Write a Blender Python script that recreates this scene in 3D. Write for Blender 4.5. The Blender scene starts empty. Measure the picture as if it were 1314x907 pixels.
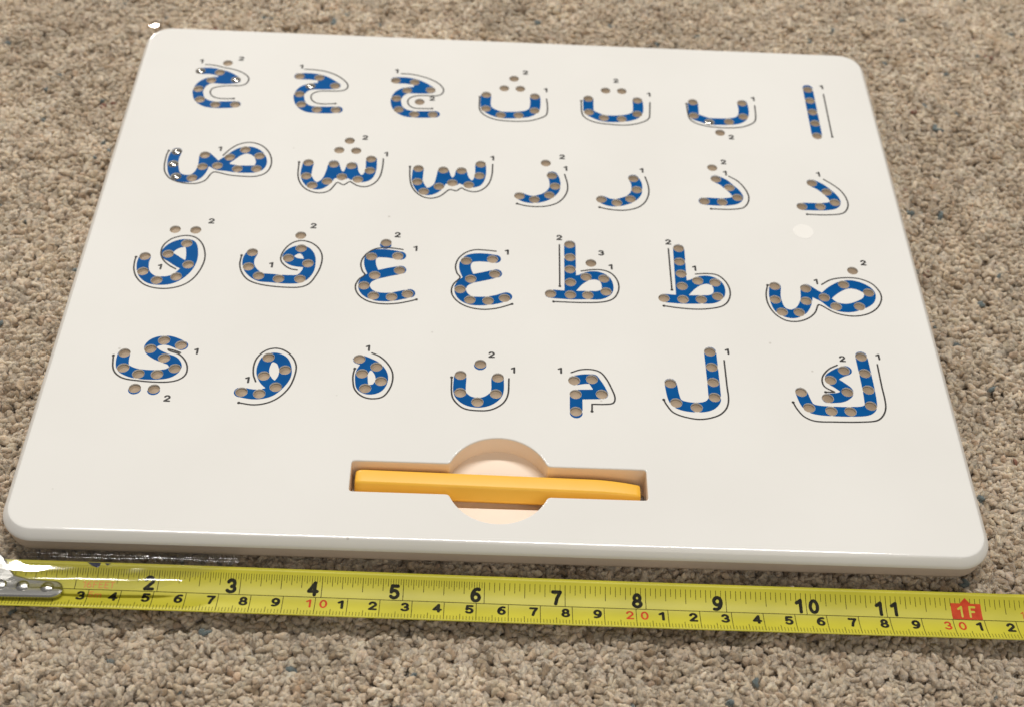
import bpy, bmesh, math, random
import numpy as np
from mathutils import Vector
from mathutils.geometry import delaunay_2d_cdt

random.seed(4)
RNG = np.random.default_rng(11)
SC = bpy.context.scene
COL = SC.collection
MM = 0.001

# ------------------------------------------------------------------ camera
cam_data = bpy.data.cameras.new('camera')
cam = bpy.data.objects.new('camera', cam_data)
COL.objects.link(cam)
cam.location = (-0.0110983, -0.2456829, 0.3773299)
cam.rotation_euler = (0.7304, -0.0447, 0.0069)
cam_data.sensor_width = 36.0
cam_data.sensor_fit = 'HORIZONTAL'
cam_data.lens = 1779.39 / 1314.0 * 36.0
cam_data.clip_start = 0.01
cam_data.clip_end = 50.0
cam_data.dof.use_dof = True
cam_data.dof.focus_distance = 0.462
cam_data.dof.aperture_fstop = 14.0
SC.camera = cam

# ------------------------------------------------------------------ ambient room light
world = bpy.data.worlds.new('World')
SC.world = world
world.use_nodes = True
bg = world.node_tree.nodes['Background']
bg.inputs['Color'].default_value = (1.0, 0.965, 0.915, 1.0)
bg.inputs['Strength'].default_value = 0.22

# ------------------------------------------------------------------ lamps of the room, plus an added fill
def lamp(name, size, energy, color, loc, target):
    d = bpy.data.lights.new(name, 'AREA')
    d.shape = 'DISK'
    d.size = size
    d.energy = energy
    d.color = color
    o = bpy.data.objects.new(name, d)
    COL.objects.link(o)
    o.location = loc
    o.rotation_euler = (Vector(target) - Vector(loc)).to_track_quat('-Z', 'Y').to_euler()
    return o

# lamp across the room, beyond the far left corner of the board
lamp('room_lamp', 0.20, 15.0, (1.0, 0.94, 0.86), (-0.86, 1.90, 0.78), (0.0, 0.12, 0.0))
# long ceiling light beyond the board, mirrored in its rounded near edge
o = lamp('ceiling_lamp', 1.7, 36.0, (1.0, 0.97, 0.925), (0.02, 1.05, 2.2), (0.0, 0.12, 0.0))
o.data.shape = 'RECTANGLE'; o.data.size_y = 0.16
# soft fill added behind the viewer to lift the near lip and shadows
lamp('fill_lamp', 1.2, 9.0, (1.0, 0.94, 0.86), (0.5, -1.7, 1.5), (0.0, 0.12, 0.0))

SC.view_settings.view_transform = 'Standard'
SC.view_settings.look = 'None'
SC.view_settings.exposure = 0.10
SC.view_settings.gamma = 1.0

# ------------------------------------------------------------------ helpers
def tag(o, label=None, cat=None, group=None, kind=None):
    if label: o['label'] = label
    if cat: o['category'] = cat
    if group: o['group'] = group
    if kind: o['kind'] = kind
    return o

def link(name, me, mat=None, parent=None):
    o = bpy.data.objects.new(name, me)
    COL.objects.link(o)
    if mat is not None:
        me.materials.append(mat)
    if parent is not None:
        o.parent = parent
    return o

def mesh_from(name, verts, faces, smooth=False):
    """verts in millimetres"""
    me = bpy.data.meshes.new(name)
    v = np.asarray(verts, float) * MM
    me.from_pydata(v.tolist(), [], [list(map(int, f)) for f in faces])
    me.update()
    if smooth:
        me.polygons.foreach_set('use_smooth', [True] * len(me.polygons))
    return me

def fix_normals(me):
    bm = bmesh.new(); bm.from_mesh(me)
    bmesh.ops.recalc_face_normals(bm, faces=bm.faces)
    bm.to_mesh(me); bm.free()

class MB:
    """collects faces of one mesh"""
    def __init__(self): self.v = []; self.f = []; self.s = []
    def add(self, verts, faces, smooth=False):
        n = len(self.v)
        self.v += [tuple(p) for p in verts]
        self.f += [[i + n for i in f] for f in faces]
        self.s += [smooth] * len(faces)
    def rings(self, rings, close_ends=(False, False), smooth=True, closed=True):
        n = len(rings[0]); vs = [p for r in rings for p in r]; fs = []
        m = n if closed else n - 1
        for k in range(len(rings) - 1):
            for i in range(m):
                j = (i + 1) % n
                fs.append((k * n + i, k * n + j, (k + 1) * n + j, (k + 1) * n + i))
        self.add(vs, fs, smooth)
        if close_ends[0]: self.add(rings[0], [list(range(n))[::-1]])
        if close_ends[1]: self.add(rings[-1], [list(range(n))])
    def build(self, name, mat, parent=None, recalc=False):
        me = mesh_from(name, self.v, self.f)
        me.polygons.foreach_set('use_smooth', self.s)
        if recalc: fix_normals(me)
        return link(name, me, mat, parent)

def catmull(pts, n=8):
    P = np.array(pts, float)
    if len(P) < 3: return P
    P = np.vstack([2 * P[0] - P[1], P, 2 * P[-1] - P[-2]])
    out = []
    for i in range(1, len(P) - 2):
        p0, p1, p2, p3 = P[i - 1], P[i], P[i + 1], P[i + 2]
        d1 = max(np.hypot(*(p2 - p1)), 1e-6)
        t0 = (p2 - p0) / max(np.hypot(*(p1 - p0)) + d1, 1e-6) * d1
        t1 = (p3 - p1) / max(np.hypot(*(p3 - p2)) + d1, 1e-6) * d1
        for k in range(n):
            t = k / n; a = t * t; b = a * t
            out.append((2*b - 3*a + 1) * p1 + (b - 2*a + t) * t0 + (3*a - 2*b) * p2 + (b - a) * t1)
    out.append(P[-2])
    return np.array(out)

def rrect(x0, x1, y0, y1, r, n=10):
    out = []
    for cx, cy, a0 in ((x1 - r, y0 + r, -90), (x1 - r, y1 - r, 0), (x0 + r, y1 - r, 90), (x0 + r, y0 + r, 180)):
        for k in range(n + 1):
            a = math.radians(a0 + 90 * k / n)
            out.append((cx + r * math.cos(a), cy + r * math.sin(a)))
    return out

def circle(x, y, r, n=24):
    return [(x + r * math.cos(2 * math.pi * k / n), y + r * math.sin(2 * math.pi * k / n)) for k in range(n)]

def seg_dist(G, a, b):
    ab = b - a; L = max((ab ** 2).sum(), 1e-12)
    t = np.clip(((G - a) @ ab) / L, 0, 1)
    return np.sqrt(((G - a - t[..., None] * ab) ** 2).sum(-1))

def poly_sdf(G, pts):
    P = np.array(pts, float); d = np.full(G.shape[:-1], 1e9); inside = np.zeros(G.shape[:-1], bool)
    for i in range(len(P)):
        a, b = P[i], P[(i + 1) % len(P)]
        d = np.minimum(d, seg_dist(G, a, b))
        c = (a[1] > G[..., 1]) != (b[1] > G[..., 1])
        with np.errstate(divide='ignore', invalid='ignore'):
            xx = a[0] + (G[..., 1] - a[1]) / (b[1] - a[1]) * (b[0] - a[0])
        inside ^= c & (G[..., 0] < xx)
    return np.where(inside, -d, d)

def sdf_faces(F, xs, ys):
    """marching squares: filled polygons where F < 0"""
    vid = {}; V = []; faces = []
    def vert(key, p):
        if key not in vid: vid[key] = len(V); V.append(p)
        return vid[key]
    ny, nx = F.shape
    neg = F < 0
    cellany = neg[:-1, :-1] | neg[1:, :-1] | neg[:-1, 1:] | neg[1:, 1:]
    for j, i in zip(*np.nonzero(cellany)):
        c = [(j, i), (j, i + 1), (j + 1, i + 1), (j + 1, i)]
        poly = []
        for k in range(4):
            a, b = c[k], c[(k + 1) % 4]
            fa, fb = F[a], F[b]
            if fa < 0: poly.append(vert(a, (xs[a[1]], ys[a[0]])))
            if (fa < 0) != (fb < 0):
                key = (min(a, b), max(a, b))
                t = fa / (fa - fb)
                poly.append(vert(key, (xs[a[1]] + t * (xs[b[1]] - xs[a[1]]), ys[a[0]] + t * (ys[b[0]] - ys[a[0]]))))
        if len(poly) >= 3: faces.append(poly)
    return V, faces

def _arc(cx, cy, rx, ry, a0, a1, n=14):
    return [(cx + rx * math.cos(math.radians(a0 + (a1 - a0) * k / n)), cy + ry * math.sin(math.radians(a0 + (a1 - a0) * k / n))) for k in range(n + 1)]
# single-stroke figures and capitals in a box one unit high
FIGURES = {
 '0': [_arc(.33, .5, .24, .41, 0, 360, 28)],
 '1': [[(.10, .74), (.36, .90)], [(.36, .91), (.36, .09)]],
 '2': [_arc(.33, .66, .23, .25, 165, -20) + [(.44, .47), (.10, .10), (.10, .09), (.58, .09)]],
 '3': [_arc(.31, .69, .21, .22, 155, -80) + _arc(.31, .30, .25, .21, 80, -150)],
 '4': [[(.46, .09), (.46, .91), (.08, .34), (.62, .34)]],
 '5': [[(.54, .91), (.17, .91), (.12, .50)] + _arc(.31, .35, .25, .26, 130, -145)],
 '6': [_arc(.33, .34, .23, .25, 0, 360, 24), _arc(.45, .40, .36, .51, 75, 180)],
 '7': [[(.08, .91), (.57, .91), (.36, .50), (.27, .09)]],
 '8': [_arc(.33, .70, .19, .21, 0, 360, 22), _arc(.33, .29, .24, .21, 0, 360, 24)],
 '9': [_arc(.33, .66, .23, .25, 0, 360, 24), _arc(.21, .60, .36, .51, -105, 0)],
 'F': [[(.14, .09), (.14, .91), (.56, .91)], [(.14, .52), (.48, .52)]],
 'E': [[(.56, .09), (.14, .09), (.14, .91), (.56, .91)], [(.14, .52), (.48, .52)]],
 'T': [[(.06, .91), (.60, .91)], [(.33, .91), (.33, .09)]],
 'm': [[(.12, .08), (.12, .62)], _arc(.30, .44, .18, .18, 180, 0) + [(.48, .08)], _arc(.66, .44, .18, .18, 180, 0) + [(.84, .08)]],
 '-': [[(.1, .45), (.4, .45)]],
}
ADVANCE = {'m': 1.06, '1': .56, '-': .5}
_glyphs = {}
def glyph(text, pen=.095):
    """flat filled lettering, unit height, centred: (verts2d, faces)"""
    key = (text, pen)
    if key in _glyphs: return _glyphs[key]
    V = []; Fc = []; x = 0.0
    for ch in text:
        xs = np.arange(-.08, 1.1, .03); ys = np.arange(-.08, 1.1, .03)
        G = np.stack(np.meshgrid(xs, ys), -1)
        D = np.full(G.shape[:2], 1e9)
        for pl in FIGURES[ch]:
            P = np.array(pl)
            for a, b in zip(P[:-1], P[1:]): D = np.minimum(D, seg_dist(G, a, b) - pen)
        v, f = sdf_faces(D, xs, ys)
        n = len(V)
        V += [(p[0] + x, p[1]) for p in v]; Fc += [[q + n for q in g] for g in f]
        x += ADVANCE.get(ch, .72)
    V = np.array(V)
    lo, hi = V.min(0), V.max(0)
    V = V - np.array([(lo[0] + hi[0]) / 2, .5])
    _glyphs[key] = (V, Fc)
    return _glyphs[key]

# ------------------------------------------------------------------ materials
def material(name, color, rough=0.5, metal=0.0, spec=0.5, coat=0.0):
    m = bpy.data.materials.new(name); m.use_nodes = True
    b = m.node_tree.nodes['Principled BSDF']
    b.inputs['Base Color'].default_value = (*color, 1)
    b.inputs['Roughness'].default_value = rough
    b.inputs['Metallic'].default_value = metal
    b.inputs['Specular IOR Level'].default_value = spec
    b.inputs['Coat Weight'].default_value = coat
    return m

def nodes(m): return m.node_tree.nodes, m.node_tree.links, m.node_tree.nodes['Principled BSDF']

def add_bump(m, scale, strength, dist, detail=3.0, stretch=None):
    N, Lk, b = nodes(m)
    tc = N.new('ShaderNodeTexCoord'); mp = N.new('ShaderNodeMapping'); nz = N.new('ShaderNodeTexNoise'); bp = N.new('ShaderNodeBump')
    if stretch: mp.inputs['Scale'].default_value = stretch
    nz.inputs['Scale'].default_value = scale; nz.inputs['Detail'].default_value = detail
    bp.inputs['Strength'].default_value = strength; bp.inputs['Distance'].default_value = dist
    Lk.new(tc.outputs['Object'], mp.inputs['Vector']); Lk.new(mp.outputs['Vector'], nz.inputs['Vector'])
    Lk.new(nz.outputs['Fac'], bp.inputs['Height']); Lk.new(bp.outputs['Normal'], b.inputs['Normal'])
    return nz

def add_mottle(m, c1, c2, scale, detail=4.0, lo=0.35, hi=0.65):
    N, Lk, b = nodes(m)
    tc = N.new('ShaderNodeTexCoord'); nz = N.new('ShaderNodeTexNoise'); cr = N.new('ShaderNodeValToRGB')
    nz.inputs['Scale'].default_value = scale; nz.inputs['Detail'].default_value = detail
    cr.color_ramp.elements[0].color = (*c1, 1); cr.color_ramp.elements[1].color = (*c2, 1)
    cr.color_ramp.elements[0].position = lo; cr.color_ramp.elements[1].position = hi
    Lk.new(tc.outputs['Object'], nz.inputs['Vector']); Lk.new(nz.outputs['Fac'], cr.inputs['Fac'])
    Lk.new(cr.outputs['Color'], b.inputs['Base Color'])

M_WHITE = material('white_plastic', (0.80, 0.765, 0.70), 0.10, spec=0.45)
add_mottle(M_WHITE, (0.825, 0.81, 0.772), (0.855, 0.842, 0.805), 14.0)
add_bump(M_WHITE, 26.0, 0.10, 0.0006, 3.0)
def add_specks(m, scale, size, amount):
    N, Lk, b = nodes(m)
    src = b.inputs['Base Color'].links[0].from_socket
    tc = N.new('ShaderNodeTexCoord'); vo = N.new('ShaderNodeTexVoronoi'); mr = N.new('ShaderNodeMapRange'); mx = N.new('ShaderNodeMix')
    vo.inputs['Scale'].default_value = scale
    mr.inputs['From Min'].default_value = size * .5; mr.inputs['From Max'].default_value = size
    mr.inputs['To Min'].default_value = amount; mr.inputs['To Max'].default_value = 0.0
    mx.data_type = 'RGBA'; mx.inputs[7].default_value = (.25, .21, .16, 1)
    Lk.new(tc.outputs['Object'], vo.inputs['Vector']); Lk.new(vo.outputs['Distance'], mr.inputs['Value'])
    Lk.new(mr.outputs['Result'], mx.inputs[0]); Lk.new(src, mx.inputs[6]); Lk.new(mx.outputs[2], b.inputs['Base Color'])
add_specks(M_WHITE, 34.0, 0.022, 0.32)
M_LOWER = material('beige_plastic', (0.50, 0.42, 0.33), 0.42)
add_mottle(M_LOWER, (0.63, 0.53, 0.42), (0.68, 0.58, 0.465), 30.0)
M_BLUE = material('blue_print', (0.003, 0.075, 0.27), 0.5, spec=0.04)
add_mottle(M_BLUE, (0.0, 0.078, 0.275), (0.001, 0.094, 0.32), 120.0)
M_LINE = material('black_print', (0.035, 0.033, 0.032), 0.45, spec=0.2)
add_mottle(M_LINE, (0.03, 0.028, 0.027), (0.045, 0.042, 0.04), 300.0)
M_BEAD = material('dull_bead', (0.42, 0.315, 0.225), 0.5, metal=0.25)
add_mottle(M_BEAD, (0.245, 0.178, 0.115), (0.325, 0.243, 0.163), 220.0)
M_STEEL = material('polished_steel', (0.46, 0.44, 0.41), 0.2, metal=1.0)
M_PEN = material('yellow_plastic', (0.88, 0.42, 0.025), 0.38, spec=0.4)
add_mottle(M_PEN, (0.94, 0.52, 0.05), (0.96, 0.54, 0.06), 60.0)
add_bump(M_PEN, 160.0, 0.06, 0.0003)
M_TIP = material('dark_tip', (0.06, 0.04, 0.03), 0.5, metal=0.3)  # dark brown, for the nub at the pen's right end
add_mottle(M_TIP, (0.05, 0.035, 0.025), (0.08, 0.055, 0.04), 300.0)
M_TAPE = material('yellow_tape', (0.70, 0.60, 0.045), 0.42, spec=0.35)
add_mottle(M_TAPE, (0.50, 0.455, 0.030), (0.595, 0.54, 0.042), 45.0, 8.0, .3, .7)
add_bump(M_TAPE, 70.0, 0.08, 0.0005)
M_TICK = material('tape_black_ink', (0.035, 0.034, 0.022), 0.6, spec=0.08)
add_mottle(M_TICK, (0.012, 0.012, 0.010), (0.03, 0.03, 0.018), 500.0)
M_TICKFINE = material('tape_graduation_ink', (0.11, 0.10, 0.02), 0.6, spec=0.1)
add_mottle(M_TICKFINE, (0.035, 0.034, 0.012), (0.10, 0.09, 0.02), 700.0)
M_RED = material('tape_red_ink', (0.55, 0.055, 0.02), 0.55, spec=0.12)
add_mottle(M_RED, (0.50, 0.05, 0.018), (0.62, 0.075, 0.025), 400.0)
M_ORANGE = material('tape_orange_ink', (0.72, 0.20, 0.03), 0.5)
add_mottle(M_ORANGE, (0.70, 0.18, 0.03), (0.74, 0.26, 0.035), 500.0)
M_NAVY = material('tape_navy_ink', (0.02, 0.025, 0.09), 0.45)
add_mottle(M_NAVY, (0.015, 0.02, 0.08), (0.03, 0.035, 0.11), 400.0)
M_HOOK = material('hook_steel', (0.50, 0.49, 0.47), 0.24, metal=1.0)
add_bump(M_HOOK, 500.0, 0.12, 0.0003, 4.0, (0.25, 1, 1))
M_TRAY = material('bounce_tint_plastic', (0.86, 0.73, 0.60), 0.4)  # peach tint stands in for light bounced off the pen
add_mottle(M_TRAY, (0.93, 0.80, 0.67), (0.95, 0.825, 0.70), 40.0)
M_STICK = material('pale_sticker', (0.86, 0.82, 0.75), 0.3)
add_mottle(M_STICK, (0.895, 0.875, 0.83), (0.915, 0.895, 0.85), 150.0)

def film_material(name, bump):
    m = bpy.data.materials.new(name); m.use_nodes = True
    N, Lk = m.node_tree.nodes, m.node_tree.links
    N.remove(N['Principled BSDF'])
    tr = N.new('ShaderNodeBsdfTransparent'); gl = N.new('ShaderNodeBsdfGlossy'); mx = N.new('ShaderNodeMixShader'); fr = N.new('ShaderNodeFresnel')
    mr = N.new('ShaderNodeMath'); mr.operation = 'MULTIPLY'; mr.inputs[1].default_value = 1.2
    tr.inputs['Color'].default_value = (0.97, 0.97, 0.96, 1)
    gl.inputs['Roughness'].default_value = 0.09
    fr.inputs['IOR'].default_value = 1.5
    tc = N.new('ShaderNodeTexCoord'); nz = N.new('ShaderNodeTexNoise'); bp = N.new('ShaderNodeBump')
    mp = N.new('ShaderNodeMapping'); mp.inputs['Scale'].default_value = (.35, 1.0, 1.0)
    nz.inputs['Scale'].default_value = 150.0; nz.inputs['Detail'].default_value = 3.0
    bp.inputs['Strength'].default_value = 0.35; bp.inputs['Distance'].default_value = 0.0008
    Lk.new(tc.outputs['Object'], mp.inputs['Vector']); Lk.new(mp.outputs['Vector'], nz.inputs['Vector']); Lk.new(nz.outputs['Fac'], bp.inputs['Height'])
    if bump: Lk.new(bp.outputs['Normal'], gl.inputs['Normal'])
    Lk.new(fr.outputs['Fac'], mr.inputs[0]); Lk.new(mr.outputs[0], mx.inputs['Fac'])
    Lk.new(tr.outputs[0], mx.inputs[1]); Lk.new(gl.outputs[0], mx.inputs[2])
    Lk.new(mx.outputs[0], N['Material Output'].inputs['Surface'])
    return m
M_FILM = film_material('clear_film', True)
M_FILM_TAUT = film_material('taut_clear_film', False)

def carpet_material():
    m = material('carpet_yarn', (0.36, 0.28, 0.20), 0.95, spec=0.1)
    N, Lk, b = nodes(m)
    at = N.new('ShaderNodeAttribute'); at.attribute_name = 'yarn'
    tc = N.new('ShaderNodeTexCoord'); nz = N.new('ShaderNodeTexNoise'); mr = N.new('ShaderNodeMapRange'); mu = N.new('ShaderNodeVectorMath'); bp = N.new('ShaderNodeBump')
    nz.inputs['Scale'].default_value = 1100.0; nz.inputs['Detail'].default_value = 4.0
    mr.inputs['To Min'].default_value = 0.72; mr.inputs['To Max'].default_value = 1.28
    mu.operation = 'SCALE'
    bp.inputs['Strength'].default_value = 0.9; bp.inputs['Distance'].default_value = 0.0006
    Lk.new(tc.outputs['Object'], nz.inputs['Vector']); Lk.new(nz.outputs['Fac'], mr.inputs['Value'])
    Lk.new(at.outputs['Color'], mu.inputs[0]); Lk.new(mr.outputs['Result'], mu.inputs['Scale'])
    Lk.new(mu.outputs['Vector'], b.inputs['Base Color'])
    Lk.new(nz.outputs['Fac'], bp.inputs['Height']); Lk.new(bp.outputs['Normal'], b.inputs['Normal'])
    b.inputs['Sheen Weight'].default_value = 0.3
    b.inputs['Subsurface Weight'].default_value = 0.45
    b.inputs['Subsurface Radius'].default_value = (1.0, .8, .6)
    b.inputs['Subsurface Scale'].default_value = 0.0014
    return m
M_CARPET = carpet_material()

# ------------------------------------------------------------------ carpet
BW, BD = 317.3, 270.2            # board size
X0, X1 = -BW / 2, BW / 2
ZT = 11.2                        # top of the board
TAPE_A = -0.0055                 # the tape runs slightly askew
def tape_y(x): return -13.0 + TAPE_A * x     # its printed centre line

def noise_grid(x, y, cell, seed):
    r = np.random.default_rng(seed)
    g = r.normal(size=(256, 256))
    u = (x + 900) / cell; v = (y + 900) / cell
    i = np.floor(u).astype(int); j = np.floor(v).astype(int)
    fu = u - i; fv = v - j
    fu = fu * fu * (3 - 2 * fu); fv = fv * fv * (3 - 2 * fv)
    a = g[i % 256, j % 256]; b_ = g[(i + 1) % 256, j % 256]; c = g[i % 256, (j + 1) % 256]; d = g[(i + 1) % 256, (j + 1) % 256]
    return (a * (1 - fu) + b_ * fu) * (1 - fv) + (c * (1 - fu) + d * fu) * fv

def build_carpet():
    step = 1.95
    gx, gy = np.meshgrid(np.arange(-325, 345, step), np.arange(-95, 430, step))
    x = gx.ravel() + RNG.uniform(-.5, .5, gx.size) * step * 1.2
    y = gy.ravel() + RNG.uniform(-.5, .5, gx.size) * step * 1.2
    inside = (x > X0 + 9) & (x < X1 - 9) & (y > 10) & (y < BD - 9)
    x, y = x[~inside], y[~inside]
    n = len(x)
    # the pile gathers in little heads: nubs lean out of the middle of their head
    cs = 6.6
    ncx, ncy = 130, 110
    jit = RNG.uniform(-.42, .42, (ncx, ncy, 2)) * cs
    chz = RNG.normal(0, .5, (ncx, ncy)); ccol = RNG.normal(0, .10, (ncx, ncy)); hcol = np.zeros(n); crad = RNG.uniform(2.6, 4.4, (ncx, ncy))
    ci = np.floor((x + 400) / cs).astype(int); cj = np.floor((y + 200) / cs).astype(int)
    best = np.full(n, 1e9); hx = np.zeros(n); hy = np.zeros(n); hz = np.zeros(n); hr = np.ones(n)
    for di in (-1, 0, 1):
        for dj in (-1, 0, 1):
            a, b = ci + di, cj + dj
            px = (a + .5) * cs - 400 + jit[a, b, 0]; py = (b + .5) * cs - 200 + jit[a, b, 1]
            d = np.hypot(x - px, y - py)
            m = d < best
            best = np.where(m, d, best); hx = np.where(m, px, hx); hy = np.where(m, py, hy)
            hz = np.where(m, chz[a, b], hz); hcol = np.where(m, ccol[a, b], hcol); hr = np.where(m, crad[a, b], hr)
    q_ = best / hr
    theta = np.arctan2(y - hy, x - hx) + RNG.normal(0, .75, n)
    lean = np.radians(np.clip(30 + 40 * q_ + RNG.normal(0, 20, n), 6, 90))
    Ln = RNG.uniform(2.8, 6.2, n); rad = RNG.uniform(.95, 1.6, n)
    ztop = .2 + .8 * hz - .75 * np.minimum(q_, 1.6) ** 2 + RNG.normal(0, .16, n) + .45 * noise_grid(x, y, 17, 1)
    ztop = np.clip(ztop, -3.0, 1.9)
    # pressed down under the board and the tape
    dxy = np.maximum(np.maximum(X0 - x, x - X1), np.maximum(-y, y - BD))
    press = np.clip((dxy + 1.0) / 5.0, 0, 1)
    ztop = np.where(press < 1, np.minimum(ztop, -.6 + 2.4 * press), ztop)
    dt = np.abs(y - (tape_y(x) + .2)) - 8.3
    on_tape = x > -175
    pt = np.clip((dt + 2.5) / 4.0, 0, 1)
    ztop = np.where(on_tape & (pt < 1), np.minimum(ztop, -.4 + 1.6 * pt), ztop)
    zc = ztop - (np.abs(np.cos(lean)) * Ln / 2 + rad * np.sin(lean)) * .92
    ax = np.stack([np.sin(lean) * np.cos(theta), np.sin(lean) * np.sin(theta), np.cos(lean)], 1)
    up = np.tile(np.array([0., 0., 1.]), (n, 1))
    s1 = np.cross(ax, up); s1 /= np.linalg.norm(s1, axis=1)[:, None] + 1e-9
    s2 = np.cross(s1, ax)
    NR, NS = 6, 8
    ss = np.array([-.5, -.36, -.12, .14, .36, .48]); pr = np.array([.7, .9, .98, 1.04, .92, .5])
    bend = RNG.uniform(-1.2, 1.2, n)
    P = np.empty((n, NR * NS + 2, 3), np.float32)
    c0 = np.stack([x, y, zc], 1)
    twist = RNG.uniform(0, 6.28, n)
    for k in range(NR):
        ctr = c0 + ax * (ss[k] * Ln)[:, None] + s1 * (bend * (4 * ss[k] ** 2 - .5))[:, None]
        for q in range(NS):
            a = twist + 2 * math.pi * q / NS + ss[k] * 3.4
            rr = rad * pr[k] * (1 + .30 * math.cos(2 * (2 * math.pi * q / NS))) * RNG.uniform(.80, 1.2, n)
            P[:, k * NS + q] = ctr + s1 * (np.cos(a) * rr)[:, None] + s2 * (np.sin(a) * rr)[:, None]
    P[:, NR * NS] = c0 - ax * (.5 * Ln + .3 * rad)[:, None] + s1 * (bend * .5)[:, None]
    P[:, NR * NS + 1] = c0 + ax * (.5 * Ln + .22 * rad)[:, None] + s1 * (bend * .5)[:, None]
    nv = NR * NS + 2
    fq = []
    for k in range(NR - 1):
        for q in range(NS):
            fq.append((k * NS + q, k * NS + (q + 1) % NS, (k + 1) * NS + (q + 1) % NS, (k + 1) * NS + q))
    ft = [(NR * NS, (q + 1) % NS, q) for q in range(NS)] + [(NR * NS + 1, (NR - 1) * NS + q, (NR - 1) * NS + (q + 1) % NS) for q in range(NS)]
    base = (np.arange(n) * nv)[:, None, None]
    Q = (np.array(fq)[None] + base).reshape(-1); T = (np.array(ft)[None] + base).reshape(-1)
    nq, nt = n * len(fq), n * len(ft)
    V = P.reshape(-1, 3)
    # loose fibres standing off the yarn
    NH = 24
    hp = np.repeat(c0, NH, axis=0) + np.repeat(ax, NH, axis=0) * (RNG.uniform(-.1, .5, n * NH) * np.repeat(Ln, NH))[:, None]
    hd = RNG.normal(size=(n * NH, 3)); hd[:, 2] = np.abs(hd[:, 2]) * .7 + .05; hd /= np.linalg.norm(hd, axis=1)[:, None]
    hs = np.cross(hd, RNG.normal(size=(n * NH, 3))); hs /= np.linalg.norm(hs, axis=1)[:, None]
    hw = RNG.uniform(.05, .11, n * NH)[:, None]; hl = (np.repeat(rad, NH) + RNG.uniform(.3, 1.7, n * NH))[:, None]
    HV = np.stack([hp - hs * hw, hp + hs * hw, hp + hd * hl], 1).astype(np.float32).reshape(-1, 3)
    HT = (np.arange(n * NH * 3) + n * nv)
    T = np.concatenate([T, HT]); nt += n * NH
    V = np.vstack([V, HV])
    # backing under the pile
    bx = np.array([[-420, -190, -4.2], [440, -190, -4.2], [440, 520, -4.2], [-420, 520, -4.2]], np.float32)
    V = np.vstack([V, bx]); b0 = n * nv + n * NH * 3
    loops = np.concatenate([Q, T, np.arange(b0, b0 + 4)])
    starts = np.concatenate([np.arange(nq) * 4, nq * 4 + np.arange(nt) * 3, [nq * 4 + nt * 3]])
    me = bpy.data.meshes.new('carpet')
    me.vertices.add(len(V)); me.vertices.foreach_set('co', (V * MM).astype(np.float32).ravel())
    me.loops.add(len(loops)); me.loops.foreach_set('vertex_index', loops.astype(np.int32))
    me.polygons.add(nq + nt + 1); me.polygons.foreach_set('loop_start', starts.astype(np.int32))
    me.polygons.foreach_set('use_smooth', np.ones(nq + nt + 1, bool))
    me.update(calc_edges=True)
    # yarn colours: beige with brown, pinkish and a few blue grey strands
    colr = np.array([.60, .487, .362])[None] * (1 + RNG.normal(0, .085, (n, 1))) * (1 + RNG.normal(0, .007, (n, 3)))
    colr *= (1 + .06 * noise_grid(x, y, 22, 7))[:, None] * (1 + np.clip(.10 * noise_grid(x, y, 5, 8), -.25, .1)[:, None] * np.array([.8, 1.0, 1.25]))
    colr *= (1 + .7 * hcol)[:, None]
    u = RNG.uniform(size=n)
    colr[u < .06] *= np.array([.66, .62, .58])
    colr[(u > .06) & (u < .12)] *= np.array([.86, .80, .76])
    colr[(u > .12) & (u < .126)] = np.array([.15, .18, .18])
    colr[(u > .126) & (u < .1275)] = np.array([.26, .13, .09])
    al = np.ones((len(V), 4), np.float32); al[:n * nv, :3] = np.repeat(colr, nv, axis=0); al[n * nv:b0, :3] = np.repeat(colr * 1.08, NH * 3, axis=0); al[b0:, :3] = (.45, .37, .28)
    ca = me.color_attributes.new('yarn', 'FLOAT_COLOR', 'POINT')
    ca.data.foreach_set('color', al.ravel())
    o = link('carpet', me, M_CARPET)
    tag(o, 'beige speckled nubby carpet under the board and the tape', 'carpet', kind='structure')
    return o
build_carpet()

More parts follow.
